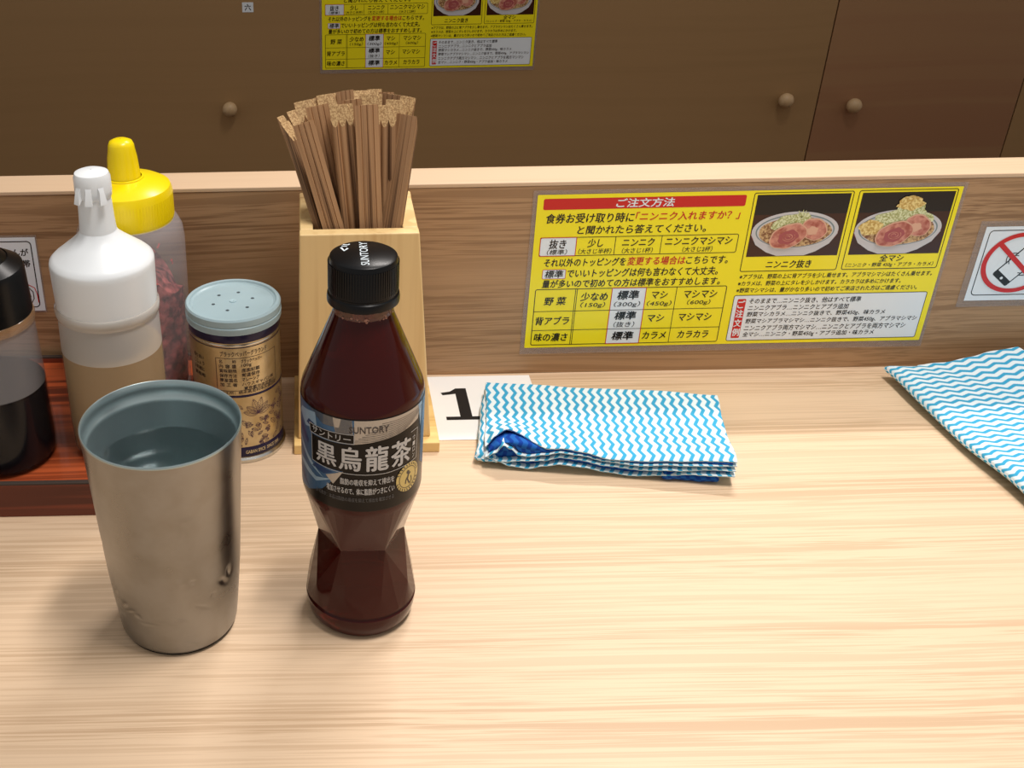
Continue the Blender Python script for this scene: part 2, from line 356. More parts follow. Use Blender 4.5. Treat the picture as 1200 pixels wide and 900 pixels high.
        p.ell(cx+12, cz+1+d*.6, 9, 7.4, 13, iF, 44, .02, -.5); p.ell(cx+12, cz+.8+d*.6, 8.2, 6.6, 14, iM, 44, .02, -.5); p.ell(cx+11, cz+d*.5, 3.6, 3, 15, iF, 24, .1)
        p.ell(cx-4+d, cz-3.4, 12.4, 8.4, 16, iF, 50, .02, .35); p.ell(cx-3.9+d, cz-3.6, 11.6, 7.6, 17, iM, 50, .02, .35)
        p.ell(cx-4+d, cz-4.2, 6.6, 4.8, 18, iM2, 40, .05, .35)
        sp = [(cx-4+d+(1+3.6*t/40)*math.cos(t*.33), cz-4.2+(.7+2.4*t/40)*math.sin(t*.33)) for t in range(41)]
        p.stroke(sp, .5, 19, iM)
        p.build('printed_pork_slice', PM, ph)
    return root
s = menu_sign((.1463, .6748, .0205), 'large yellow laminated topping menu taped to the near wooden partition board')
s.rotation_euler = (0, -.0022, 0)
menu_sign((.0216, YB-.0002, -.0020), 'dim yellow laminated topping menu on the far wall panel behind the partition')

# small numbered sticker on the far panel
t_ = empty('number_sticker', (-.0780, YB, .0720), 'tiny white sticker with one kanji numeral high on the far panel', 'sticker')
p = MB(); p.box(0, .0140, -.0004, 0, 0, .0120); p.build('sticker_sheet', PW, t_)
p = Print(); p.text('六', 3, 11, 2.2, 10, 9, iK, .01, 0); p.build('numeral', PM, t_)

# phone sign on the right
ps = empty('phone_sign', (.4389, .6748, .0504), 'white laminated no mobile phone sign with red circle at the right end', 'sign')
p = MB(); p.box(-.004, .080, -.0003, 0, -.0045, .0575); p.build('laminate_film', LAM, ps)
class S2(Print):
    def pt(s, x, z, l): return ((x-438.9)/1000, -.0004-l*.00006, (z-50.4)/1000)
p = S2(); p.rect(439.2, 514, 50.6, 104, 0, iW); p.build('print_sheet', PM, ps)
p = S2(); p.frame(442.2, 511, 54.4, 101.6, .6, 1, iK, 3); p.build('border_line', PM, ps)
p = S2()
cx, cz = 467, 78.0; ca, sa = math.cos(math.radians(-40)), math.sin(math.radians(-40))
def rot(q): return [(cx+2+x*ca-z*sa, cz+.5+x*sa+z*ca) for x, z in q]
p.poly(rot(p.rr(-7.4, 7.4, -17, 17, 1.4)), 1, iK); p.poly(rot(p.rr(-6.6, 6.6, -12.6, 13.4, .2)), 2, iW)
p.poly(rot([(1.0*math.cos(a/16*2*PI), -14.9+1.0*math.sin(a/16*2*PI)) for a in range(16)]), 3, iW); p.poly(rot([(-2, 15), (2, 15), (2, 15.6), (-2, 15.6)]), 3, iW)
for sx in (-1, 1):
    for r in (11, 13.4): p.stroke(rot([(sx*(r-3)*math.cos(a), r*.45*math.sin(a)-2) for a in [(-.9+.18*i) for i in range(11)]]), .55, 3, iK)
p.build('phone_picture', PM, ps)['kind'] = 'stuff'
p = S2(); n = 64
ro, ri = 23.6, 20.4
p.add([p.pt(cx+r*math.cos(2*PI*k/n), cz+r*math.sin(2*PI*k/n)*.92, 5) for r in (ro, ri) for k in range(n)], [(k, (k+1) % n, n+(k+1) % n, n+k) for k in range(n)], iR)
p.stroke([(cx-15.4, cz+14), (cx+15.4, cz-14)], 3.2, 4, iR); p.build('prohibition_ring', PM, ps)

# sign on the left, mostly behind the black bottle
ls = empty('notice_sign', (-.2320, .6748, .0559), 'white notice with rounded black border behind the black capped bottle', 'sign')
p = MB(); p.box(0, .0560, -.0003, 0, -.001, .0545); p.build('laminate_film', LAM, ls)
class S3(Print):
    def pt(s, x, z, l): return ((x+232)/1000, -.0004-l*.00006, (z-55.9)/1000)
p = S3(); p.rect(-231.6, -176.9, 56, 109.1, 0, iW); p.build('print_sheet', PM, ls)
p = S3(); p.frame(-229, -179.8, 58.6, 106.6, .7, 1, iK, 3); p.build('border_line', PM, ls)
p = S3(); p.text('んが', -193.0, -182.6, 96.2, 101.2, 1, iK, .02, 0); p.text('帯', -187.4, -182.4, 88, 93.2, 1, iK, .02, 0); p.build('lettering', PM, ls)['kind'] = 'stuff'
p = S3(); p.stroke([(-190, 75), (-186, 75.4), (-182, 73), (-180.8, 68), (-180.6, 62)], .6, 1, iR)
p.stroke([(-190, 72), (-186, 73.5), (-183.4, 70), (-183.4, 65), (-185.5, 61.5), (-190, 60)], .6, 1, iK); p.stroke([(-186, 70.6), (-185.2, 66.5), (-188.5, 64)], .6, 1, iK); p.build('picture', PM, ls)['kind'] = 'stuff'

# ------------------------------------------------------------------ tray
tr = empty('condiment_tray', (-.21, .597, 0), 'dark red brown lacquered wooden tray under the squeeze bottles', 'tray')
x0, x1, y0, y1 = -.16, .1352, -.0746, .0746
b = MB(); b.box(x0, x1, y0+.0032, y1-.0032, .0008, .019); b.build('tray_floor', M['tray'], tr)
for (a, c, d, e) in ((x0, x1, y0, y0+.003), (x0, x1, y1-.003, y1)):
    b = MB(); b.box(a, c, d, e, 0, .0222); b.box(a, c, d, e, .0222, .0235, 1); b.build('rim', [M['trayrim'], M['trayedge']], tr, bevel=.0003)
b = MB(); b.box(x1-.0002, x1+.0016, y0, y1, 0, .0222); b.box(x1-.0002, x1+.0016, y0, y1, .0222, .0235, 1); b.build('rim', [M['trayrim'], M['trayedge']], tr)
ZT = .0192

# ------------------------------------------------------------------ squeeze bottles
def shell(b, prof, th=.001, m=0, n=72):
    """closed thin wall: outer profile then the inner one back"""
    inner = [(max(r-th, .0004), z) for r, z in reversed(prof)]
    b.lathe(prof+inner, n, m=m, close=True)
def bottle_body(root, prof, m, name='body'):
    b = MB(); b.lathe([(.0003, prof[0][1])]+prof, 72); return b.build(name, m, root, smooth=True, merge=True, angle=60)

wb = empty('sauce_bottle', (-.115, .573, ZT), 'squeeze bottle with white cone cap and tan sauce, behind the steel tumbler', 'bottle')
H = -ZT
bottle_body(wb, [(.026, 0), (.0285, .0025), (.0292, .02), (.029, .06), (.0289, .0667)], M['milky_wet'], 'lower_body')
b = MB(); b.lathe([(.0289, .0668), (.0284, .088), (.0282, .0893)], 72); b.build('upper_body', M['milky'], wb, smooth=True)
b = MB(); b.lathe([(.0003, .002), (.0262, .002), (.0280, .004), (.0286, .02), (.0285, .0664), (.0003, .0664)], 64); b.build('sauce', M['tan'], wb, smooth=True, merge=True)
b = MB(); b.lathe([(.0280, .1068+H), (.0292, .1080+H), (.0297, .1105+H), (.0296, .1128+H), (.0286, .1145+H)], 72); b.build('clear_collar', M['clearring'], wb, smooth=True)
b = MB(); b.lathe([(.0284, .1130+H), (.0285, .1165+H), (.0290, .136+H), (.0290, .1388+H), (.0286, .1403+H), (.0262, .1426+H), (.0160, .1505+H), (.0115, .1545+H), (.0100, .1572+H)], 80)
b.build('cap', M['whitep'], wb, smooth=True, angle=60)
b = MB(); b.lathe([(.0102, .1565+H), (.0096, .1640+H), (.0090, .1775+H)], 48); b.build('nozzle', M['whitep'], wb, smooth=True)
b = MB()
b.lathe([(.0090, .1760+H), (.0097, .1768+H), (.0100, .1800+H), (.0099, .1872+H), (.0090, .1896+H), (.0060, .1908+H), (.0003, .1912+H)], 48)
for a in (-40, -5, 34, 150, 200):
    c, s_ = math.cos(math.radians(a)), math.sin(math.radians(a))
    pts = [(-.0017, -.0094, .1772+H), (.0017, -.0094, .1772+H), (-.0021, -.0124, .1748+H), (.0021, -.0124, .1748+H), (-.0017, -.0094, .1845+H), (.0017, -.0094, .1845+H), (-.0013, -.0112, .1815+H), (.0013, -.0112, .1815+H)]
    b.add([(x*c-y*s_, x*s_+y*c, z) for x, y, z in pts], [(0, 2, 3, 1), (4, 5, 7, 6), (0, 1, 5, 4), (1, 3, 7, 5), (3, 2, 6, 7), (2, 0, 4, 6)])
b.build('spout_cap', M['whitep'], wb, smooth=True)

yb = empty('ginger_bottle', (-.1085, .6365, ZT), 'tall hazy bottle of red ginger with bright yellow nozzle cap', 'bottle')
bottle_body(yb, [(.028, 0), (.030, .003), (.0304, .02), (.0312, .04), (.0322, .062), (.0326, .085), (.0328, .104), (.0320, .1115), (.0296, .1165), (.0262, .1192), (.0256, .1205)], M['hazy'])
b = MB(); n1, n2 = 72, 30
for j in range(n2+1):
    z = .0028+.074*j/n2
    for k in range(n1):
        a = 2*PI*k/n1; r = (.0284+.0015*j/n2)*(1-.05*abs(math.sin(3*a+j*.9)*math.sin(7*a-j*1.3)))
        zz = z + (.010*math.sin(2*a+1)+.004*math.sin(5*a))*(j/n2)**3
        b.v.append((r*math.sin(a), -r*math.cos(a), zz))
for j in range(n2):
    for k in range(n1): b.f.append((j*n1+k, j*n1+(k+1) % n1, (j+1)*n1+(k+1) % n1, (j+1)*n1+k)); b.m.append(0)
b.f.append(tuple(range(n2*n1, n2*n1+n1))); b.m.append(0)
b.build('ginger', M['ginger'], yb, smooth=True)
rnd = random.Random(3); b = MB()
for i in range(9):
    a = rnd.uniform(-70, 80); c = math.radians(a); z = rnd.uniform(.083, .112); r = .0312
    p0 = Vector((r*math.sin(c), -r*math.cos(c), z)); d = rnd.uniform(-.12, .12)
    b.tube([p0, Vector((r*math.sin(c+d*.5), -r*math.cos(c+d*.5), z+.001)), Vector((r*math.sin(c+d), -r*math.cos(c+d), z+rnd.uniform(-.003, .003)))], .0005, 5)
b.build('ginger_shred', mat('ginger_shred', rgb(215, 70, 60), .4), yb)['kind'] = 'stuff'
b = MB(); b.lathe([(.0262, .1172), (.0272, .1175), (.0277, .120), (.0277, .1355), (.0266, .1385), (.0225, .1408), (.0150, .1426), (.0116, .1434), (.0114, .1442), (.0104, .1444)], 80)
for k in range(90):
    a = 2*PI*k/90; c, s_ = math.cos(a), math.sin(a)
    b.add([(x*c-y*s_, x*s_+y*c, z) for x in (-.00035, .00035) for y in (-.0276, -.02780) for z in (.120, .134)], [(0, 1, 3, 2), (4, 6, 7, 5), (0, 4, 5, 1), (2, 3, 7, 6), (0, 2, 6, 4), (1, 5, 7, 3)])
b.build('cap', M['yellow'], yb, smooth=True, angle=35)
b = MB(); b.lathe([(.0101, .1432), (.0098, .1442), (.0088, .1560), (.0079, .1610), (.0076, .1635), (.0066, .1656), (.0040, .1668), (.0003, .1671)], 48); b.build('nozzle_tip', M['yellow'], yb, smooth=True)

kb = empty('soy_bottle', (-.1825, .561, ZT), 'black capped bottle half full of dark soy sauce at the left edge', 'bottle')
bottle_body(kb, [(.026, 0), (.0292, .003), (.0300, .012), (.0292, .035), (.0287, .0499)], M['clear_wet'], 'lower_body')
b = MB(); b.lathe([(.0287, .0500), (.0282, .065), (.0272, .091)], 72); b.build('upper_body', M['clearish'], kb, smooth=True)
b = MB(); b.lathe([(.0003, .002), (.0262, .002), (.0284, .004), (.0290, .012), (.0282, .035), (.0284, .0498), (.0003, .0498)], 72); b.build('soy_sauce', M['soy'], kb, smooth=True, merge=True)
b = MB(); b.lathe([(.0270, .0885), (.0282, .0892), (.0284, .0925), (.0278, .0945), (.0268, .0950)], 72); b.build('amber_collar', M['amberring'], kb, smooth=True)
b = MB(); b.lathe([(.0266, .0930), (.0276, .0938), (.0266, .118), (.0263, .1205), (.0258, .1222), (.0185, .1268), (.0181, .1262), (.0120, .1330), (.0095, .1350), (.0088, .1500), (.0070, .1540), (.0003, .1550)], 72)
b.build('cap', M['blackcap'], kb, smooth=True, angle=35)

# ------------------------------------------------------------------ pepper tin
def wrap_add(b, vs2, fs, R, m, th0=0., step=4.0):
    """vs2: (arc mm, z mm) laid on a cylinder of radius R (mm) after cutting into narrow strips"""
    bm = bmesh.new(); bv = [bm.verts.new((x, z, 0)) for x, z in vs2]
    for f in fs:
        try: bm.faces.new([bv[i] for i in f])
        except ValueError: pass
    xs = [v[0] for v in vs2]; x = math.floor(min(xs)/step)*step+step
    while x < max(xs):
        bmesh.ops.bisect_plane(bm, geom=bm.verts[:]+bm.edges[:]+bm.faces[:], plane_co=(x, 0, 0), plane_no=(1, 0, 0), dist=1e-5); x += step
    bm.verts.index_update()
    vs = []
    for v in bm.verts:
        a = v.co.x/R+th0; vs.append((R*math.sin(a)/1000, -R*math.cos(a)/1000, v.co.y/1000))
    b.add(vs, [tuple(v.index for v in f.verts) for f in bm.faces], m); bm.free()
def wrap_text(b, t, x0, x1, z0, z1, R, m, bold=.01, shear=0, res=2, slope=0):
    vs, fs = glyphs(t, 0, shear, res)
    d = bold*(z1-z0)*1.3
    for i, (a, c) in enumerate(((-d, 0), (d, 0), (0, d*.8), (0, -d*.8)) if d > .02 else ((0, 0),)):
        wrap_add(b, [(x0+(x1-x0)*u+a, z0+(z1-z0)*v+slope*u+c) for u, v in vs], fs, R+i*.006, m)
def wrap_poly(b, pts, R, m): wrap_add(b, pts, [tuple(range(len(pts)))], R, m, step=2.0)
def wrap_stroke(b, pts, wd, R, m):
    p = Print(); p.stroke(pts, wd, 0, 0); wrap_add(b, [(v[0]*1000, v[2]*1000) for v in p.v], p.f, R, m)

gold = mat('gold_tin', rgb(205, 182, 130), .34, .75); speckle(gold, rgb(186, 166, 124), rgb(206, 190, 152), 60)
navy = mat('navy_print', rgb(24, 20, 62), .3, .2); silver = mat('tin_rim', rgb(205, 205, 200), .25, 1)
lidm = translucent('milky_blue_lid', rgb(184, 212, 222), .30, .3)
plum = mat('plum_print', rgb(74, 44, 72), .4); inkb = mat('tin_ink', rgb(52, 38, 40), .4); cream = mat('cream_print', rgb(220, 200, 150), .4)
pt = empty('pepper_tin', (-.0457, .600, 0), 'gold and navy pepper tin with a milky shaker lid beside the chopstick holder', 'tin')
b = MB(); b.lathe([(.0003, .0012), (.026, .0012), (.0272, 0), (.0285, .0004), (.0286, .0024), (.0274, .0036)], 80); b.build('base_rim', silver, pt, smooth=True)
b = MB(); b.lathe([(.0272, .0034), (.0272, .0895)], 96, m=0); b.build('tin_body', gold, pt, smooth=True)
for z0, z1 in ((.0040, .0112), (.0470, .0486), (.0838, .0902), (.0806, .0812)):
    b = MB(); b.lathe([(.02727, z0), (.02732, z0+.0001), (.02732, z1-.0001), (.02727, z1)], 96); b.build('navy_band', navy, pt, smooth=True)
b = MB(); b.lathe([(.02733, .0816), (.0275, .0820), (.0275, .0826), (.02733, .0830)], 96); b.build('silver_bead', silver, pt, smooth=True)
b = MB(); R = 27.34; D = PI/180*R
def tt(t, d0, d1, z0, z1, m=0, **k): wrap_text(b, t, d0*D, d1*D, z0, z1, R, m, **k)
tt('ブラックペッパーグラウンド', -16, 46, 75.2, 78.6, slope=0)
rows_ = [('名　　称', 'ブラックペッパー'), ('内 容 量', '100g'), ('賞味期限', '底面記載'), ('保存方法', '常温保存'), ('原産国名', 'マレーシア'), ('加 工 者', 'ハウスギャバン㈱')]
for i, (q, s_) in enumerate(rows_):
    z = 70.6-i*3.15; tt(q, -18, 4, z, z+2.5); tt(s_, 10, {0: 38, 1: 23, 2: 34, 3: 34, 4: 33, 5: 56}[i], z, z+2.5)
tt('東京都中央区新川', 12, 58, 52.0, 54.4); tt('加工所：栃木県足利市久保田町', -18, 62, 50.2-.6, 51.6); 
for pts in ([(-22, 74), (62, 74), (62, 51.9), (-22, 51.9), (-22, 74)],):
    for (a1, z1), (a2, z2) in zip(pts[:-1], pts[1:]): wrap_stroke(b, [(a1*D, z1), (a2*D, z2)], .3, R, 0)
for i in range(4): tt(('香り高い', 'こしょう', 'お料理に', '業務用')[i], -60, -40, 70-i*4, 72.6-i*4)
b.build('product_text', inkb, pt)['kind'] = 'stuff'
b = MB()
def leaf(cx, cz, l, wd, ang, m=0):
    ca, sa = math.cos(math.radians(ang)), math.sin(math.radians(ang)); up = []; dn = []
    for i in range(9):
        t = i/8; h = wd*math.sin(PI*t)**.8*(1-.25*t); up.append((t*l, h)); dn.append((t*l, -h))
    q = lambda u: (cx*D+u[0]*ca-u[1]*sa, cz+u[0]*sa+u[1]*ca)
    o1 = [q(u) for u in up]; o2 = [q(u) for u in dn]
    wrap_stroke(b, o1, .2, R, m); wrap_stroke(b, o2, .2, R, m); wrap_stroke(b, [q((0, 0)), q((l, 0))], .15, R, m)
    for i in range(1, 8, 1 if l > 7 else 3):
        t = i/8; h = wd*math.sin(PI*t)**.8*(1-.25*t)*.9
        for sg in (1, -1): wrap_stroke(b, [q((t*l-.5, 0)), q((t*l+.9, sg*h))], .12, R, m)
for a in (40, 75, 105, 140, 165, 15): leaf(29, 34, 11 if 60 < a < 120 else 9.5, 2.3, a)
rr_ = random.Random(5)
for i in range(26):
    c1, z1 = rr_.uniform(5, 46), rr_.uniform(13, 31); leaf(c1, z1, rr_.uniform(3, 5), rr_.uniform(.9, 1.5), rr_.uniform(0, 360))
for i in range(22): leaf(rr_.uniform(54, 80), rr_.uniform(14, 44), rr_.uniform(3.5, 6), rr_.uniform(1, 1.8), rr_.uniform(0, 360), 0)
for i in range(18): leaf(rr_.uniform(-32, 2), rr_.uniform(14, 43), rr_.uniform(3.5, 6), rr_.uniform(1, 1.8), rr_.uniform(0, 360), 0)
b.build('plant_drawing', plum, pt)['kind'] = 'stuff'
b = MB(); tt('GABAN SPICE  SINCE 1954', 10, 62, 6.3, 8.7); b.build('band_lettering', cream, pt)['kind'] = 'stuff'
b = MB(); b.lathe([(.0273, .0895), (.0283, .0895), (.0286, .0905), (.0286, .0935), (.0280, .0940), (.0284, .0946), (.0284, .0982), (.0276, .0992), (.0258, .0992), (.0252, .0982), (.0240, .0976), (.0225, .0978), (.0003, .0978)], 96)
b.build('shaker_lid', lidm, pt, smooth=True, angle=30)
for k in range(6):
    a = 2*PI*k/6+.3; b = MB(); b.disc(.0011, .09786, 14, .0120*math.cos(a), .0120*math.sin(a)); b.build('shaker_hole', mat('hole', rgb(60, 70, 76), .8) if k == 0 else bpy.data.materials['hole'], pt)
b = MB(); b.lathe([(.0022, .0978), (.0020, .0984), (.0010, .0984), (.0003, .0980)], 24); b.build('lid_gate_mark', lidm, pt, smooth=True)

# ------------------------------------------------------------------ steel tumbler
steel = mat('brushed_steel', rgb(150, 146, 138), .27, 1); N, L, bs = nodes(steel)
tc = N.new('ShaderNodeTexCoord'); mp = N.new('ShaderNodeMapping'); mp.inputs['Scale'].default_value = (1, 1, 60)
t1 = N.new('ShaderNodeTexNoise'); t1.inputs['Scale'].default_value = 30; L.new(tc.outputs['Object'], mp.inputs[0]); L.new(mp.outputs[0], t1.inputs[0])
t2 = N.new('ShaderNodeTexNoise'); t2.inputs['Scale'].default_value = 45; t2.inputs['Detail'].default_value = 3; L.new(tc.outputs['Object'], t2.inputs[0])
r = ramp(N, [(.35, (.27, .27, .27, 1)), (.7, (.38, .38, .38, 1))]); L.new(t2.outputs['Fac'], r.inputs[0]); L.new(r.outputs[0], bs.inputs['Roughness'])
r2 = ramp(N, [(.38, rgb(142, 140, 136)), (.6, rgb(152, 151, 149))]); L.new(t2.outputs['Fac'], r2.inputs[0]); L.new(r2.outputs[0], bs.inputs['Base Color'])
bp = N.new('ShaderNodeBump'); bp.inputs['Strength'].default_value = .12; bp.inputs['Distance'].default_value = .0004; L.new(t1.outputs['Fac'], bp.inputs['Height']); L.new(bp.outputs[0], bs.inputs['Normal'])
cuinn = mat('tumbler_inside', rgb(172, 190, 193), .30, .75)
cu = empty('steel_tumbler', (-.0698, .4364, 0), 'dented brushed steel tumbler filled with water in front of the tray', 'cup')
dents = [(-64, 34.5, 2.4, .8, .35, 40), (-38, 27, 3.4, .7, .3, 30), (-20, 22, 5, .7, .2, 5), (-4, 24, 4, .8, .2, -10), (30, 31, 4, .8, .3, -35), (2, 70, 4, 4, .15, 0), (14, 74, 7, .9, .12, 60), (-52, 22, 3, .8, .2, -30), (-58, 33, 3.2, 1.6, .5, 35), (-44, 29.5, 2.4, 1.2, .4, 40), (-30, 25.5, 1.2, 1.6, .3, 80), (12, 50, 2.0, 1.8, -.25, 10), (22, 49, 1.4, 1.3, .3, 0), (8, 26, 3, .9, .3, -20), (40, 36, 1.5, 1.5, .4, 0), (52, 40.5, 3.4, 1.5, .6, -40),
         (59, 44, 1.8, 2.6, .7, 0), (17, 8, 3.6, 1.1, .3, -15), (-8, 78, 9, 5, .16, 20), (6, 82, 5, 7, .2, 50), (20, 86, 3, 2.4, .25, 0), (-20, 60, 10, 6, .12, -30), (-72, 56, 2.5, 2, .4, 0), (0, 20, 6, 3, .14, 0), (-25, 15, 7, 4, .12, 30)]
def cup_r(z): return (.0289+.0040*min(z/.04, 1)**.8+(.0374-.0329)*max(0, (z-.04)/.0805)) if z > 0 else .0289
b = MB(); n1, n2 = 288, 150
for j in range(n2+1):
    z = .0012+(.1182-.0012)*j/n2
    for k in range(n1):
        a = -180+360*k/n1; r = cup_r(z)
        if z < .004: r -= .0010*(1-(z-.0012)/.0028)**2
        for (da, dz, wa, wz, dp, ro) in dents:
            u = (a-da)*.57; v = z*1000-dz
            if abs(u) < 25 and abs(v) < 20:
                c, s_ = math.cos(math.radians(ro)), math.sin(math.radians(ro)); u2 = u*c+v*s_; v2 = -u*s_+v*c
                r -= dp*.0017*math.exp(-(u2/wa)**2-(v2/wz)**2)
        ar = math.radians(a); b.v.append((r*math.sin(ar), -r*math.cos(ar), z))
for j in range(n2):
    for k in range(n1): b.f.append((j*n1+k, j*n1+(k+1) % n1, (j+1)*n1+(k+1) % n1, (j+1)*n1+k)); b.m.append(0)
b.build('outer_wall', steel, cu, smooth=True, angle=80)
b = MB(); b.lathe([(.0374, .1180), (.03745, .1190), (.0371, .1194), (.0366, .1190), (.0364, .1150), (.0363, .1118), (.0350, .1104), (.0345, .1094), (.0345, .1080), (.0341, .1040), (.0326, .085), (.0300, .040), (.0270, .006), (.0003, .0055)], 128)
b.build('inner_wall', cuinn, cu, smooth=True, angle=50)
b = MB(); b.lathe([(.0003, 0), (.0272, 0), (.0281, .0005), (.0281, .0014), (.0003, .0014)], 96); b.build('base_shadow_ring', M['black'], cu, smooth=True)  # added black ring standing in for the shadow gap under the tumbler
water = mat('water', (.93, .98, .98, 1), .03, trans=1, ior=1.33)
b = MB(); b.lathe([(.0003, .0060), (.0273, .0062), (.0303, .0405), (.0335, .0925), (.0337, .0944), (.0330, .0942), (.0310, .0938), (.0003, .0938)], 96); b.build('water', water, cu, smooth=True, merge=True, angle=60)

# ------------------------------------------------------------------ tea bottle
tea = mat('dark_tea', rgb(66, 11, 8), .10, trans=.3, spec=.3, ior=1.34)
N, L, bt = nodes(tea); bt.inputs['Coat Weight'].default_value = .15; bt.inputs['Coat Roughness'].default_value = .06
neckm = translucent('clear_neck', rgb(150, 110, 92), .55, .1, .8)
tb = empty('tea_bottle', (.0234, .4435, 0), 'plastic bottle of dark oolong tea with black cap in front of the chopstick holder', 'bottle')
b = MB()
def ring(r, z, n, off=0): return [(r*math.sin(2*PI*(k+off)/n), -r*math.cos(2*PI*(k+off)/n), z) for k in range(n)]
# base up to the groove
b.lathe([(.0003, .0030), (.016, .0022), (.022, 0), (.0246, .0004), (.0264, .0030), (.0275, .0075), (.0278, .0100), (.0279, .0122), (.0272, .0130), (.0270, .0138), (.0276, .0146)], 72)
b.build('bottle_base', tea, tb, merge=True, smooth=True, angle=30); bt_ = MB(); b = MB(); lo = ring(.0277, .0146, 72)
# zigzag ring of 18 points: valleys low, peaks high; hexagon waist; top ring
zig = [((.0277 if k % 2 == 0 else .0262)*math.sin(2*PI*k/18), -(.0277 if k % 2 == 0 else .0262)*math.cos(2*PI*k/18), .0158 if k % 2 == 0 else .0262) for k in range(18)]
wst = [(.0213*math.sin(2*PI*(k+.5)/6), -.0213*math.cos(2*PI*(k+.5)/6), .0500) for k in range(6)]
tp = ring(.0276, .0770, 36)
k0 = len(b.v); b.v += lo+zig+wst+tp; LO, ZG, WS, TP = k0, k0+72, k0+90, k0+96
def fa(*f): b.f.append(f); b.m.append(0)
for k in range(18):
    for q in range(4): fa(LO+(4*k+q) % 72, LO+(4*k+q+1) % 72, ZG+(k if q < 2 else (k+1) % 18))
    fa(LO+(4*k+2) % 72, ZG+(k+1) % 18, ZG+k)
for k in range(6):      # waist vertex k at 3k+1.5 ring steps
    w0, w1_ = WS+k, WS+(k+1) % 6; z = [ZG+(3*k+1+i) % 18 for i in range(5)]
    fa(w0, z[0], z[1]); fa(w0, z[1], z[2]); fa(w0, z[2], w1_); fa(w1_, z[2], z[3])
    c = 6*(k+1)         # top ring step facing the middle of the waist edge k -> k+1
    fa(w0, w1_, TP+c % 36)
    for i in range(3): fa(w0, TP+(c-3+i+1) % 36, TP+(c-3+i) % 36); fa(w1_, TP+(c+i+1) % 36, TP+(c+i) % 36)
b.build('faceted_waist', tea, tb); b = bt_
b.lathe([(.0275, .0768), (.0284, .0800), (.0285, .0830), (.0284, .1240), (.0286, .1280), (.0285, .1330), (.0278, .1362), (.0140, .1700), (.0132, .1730)], 72)
b.build('tea_body', tea, tb, merge=True, smooth=True, angle=14)
b = MB(); b.lathe([(.0138, .1700), (.0133, .1730), (.0133, .1765), (.0150, .1772), (.0155, .1780), (.0150, .1790), (.0130, .1795)], 64); b.build('neck', neckm, tb, smooth=True)
b = MB(); rb = random.Random(2)
for i in range(46):
    a = rb.uniform(-PI, PI); r = .0128+rb.uniform(0, .0008); s_ = rb.uniform(.0003, .0009); cx, cy, cz = r*math.sin(a), -r*math.cos(a), .1722+rb.uniform(-.0006, .0010)
    b.add([(cx+s_*x, cy+s_*y, cz+s_*z) for x, y, z in ((1, 0, 0), (-1, 0, 0), (0, 1, 0), (0, -1, 0), (0, 0, 1), (0, 0, -1))], [(0, 2, 4), (2, 1, 4), (1, 3, 4), (3, 0, 4), (2, 0, 5), (1, 2, 5), (3, 1, 5), (0, 3, 5)])
b.build('foam', mat('foam', rgb(190, 140, 120), .3), tb, smooth=True, angle=180)['kind'] = 'stuff'
cp = MB(); cp.lathe([(.0148, .1768), (.0160, .1770), (.0161, .1788), (.0158, .1806), (.0151, .1812), (.0151, .1818), (.0154, .1822), (.0152, .1958), (.0146, .1976), (.0132, .1984), (.0003, .1984)], 96)
for k in range(80):
    a = 2*PI*k/80; c, s_ = math.cos(a), math.sin(a)
    cp.add([(x*c-y*s_, x*s_+y*c, z) for x in (-.0003, .0003) for y in (-.0150, -.01555) for z in (.1828, .1955)], [(0, 1, 3, 2), (4, 6, 7, 5), (0, 4, 5, 1), (2, 3, 7, 6), (0, 2, 6, 4), (1, 5, 7, 3)])
capo = cp.build('cap', M['blackcap'], tb, smooth=True, angle=35)
b = MB(); capw = mat('cap_print', rgb(215, 228, 235), .5)
vs, fs = glyphs('SUNTORY', .02, 0, 3)
b.add([(.0002-(v-.5)*.0036, -.0118+u*.0236, .19846) for u, v in vs], fs)   # reads upwards across the cap
q = Print(); q.stroke([(-9.5, 6.5), (-8.2, 3.0), (-6.6, 5.6)], 1, 0, 0); q.stroke([(-8.6, 9.6), (-6.4, 9.2), (-5.6, 9.9)], .7, 0, 0); q.stroke([(-9.2, 8), (-6.8, 7.6)], .6, 0, 0)
b.add([(v[0], v[2], .19846) for v in q.v], q.f); b.build('cap_lettering', capw, capo)['kind'] = 'stuff'
# wrap label
Rl = 28.75; DL = PI/180*Rl
lab = [mat('label_black', rgb(14, 12, 12), .25, spec=.25), mat('label_silver', rgb(176, 172, 166), .35, .5), mat('label_blue', rgb(58, 98, 138), .35, .3), mat('label_pale_blue', rgb(150, 180, 205), .35, .3), mat('label_gold', rgb(198, 182, 118), .3, .3), mat('label_white', rgb(190, 190, 190), .4), mat('label_grey', rgb(90, 92, 96), .4), mat('label_ink', rgb(70, 62, 60), .4), mat('label_deep_blue', rgb(30, 62, 110), .35, .3)]
b = MB(); b.lathe([(.0286, .0815), (.0287, .0820), (.0287, .1313), (.0286, .1318)], 96); lb = b.build('label', lab[0], tb, smooth=True)
def lp(b, pts, m, o=0): wrap_poly(b, [(a*DL, z) for a, z in pts], Rl+o*.05, m)
def lt(b, t, a0, a1, z0, z1, m, o=1, **k): wrap_text(b, t, a0*DL, a1*DL, z0, z1, Rl+o*.05, m, **k)
def ls_(b, pts, wd, m, o=1): wrap_stroke(b, [(a*DL, z) for a, z in pts], wd, Rl+o*.05, m)
b = MB()
lp(b, [(-92, 82.2), (-62, 84.5), (-42, 90), (-20, 103.2), (-56, 103.2), (-56, 117.5), (-10, 118.6), (-10, 131.2), (-92, 131.2)], 2)
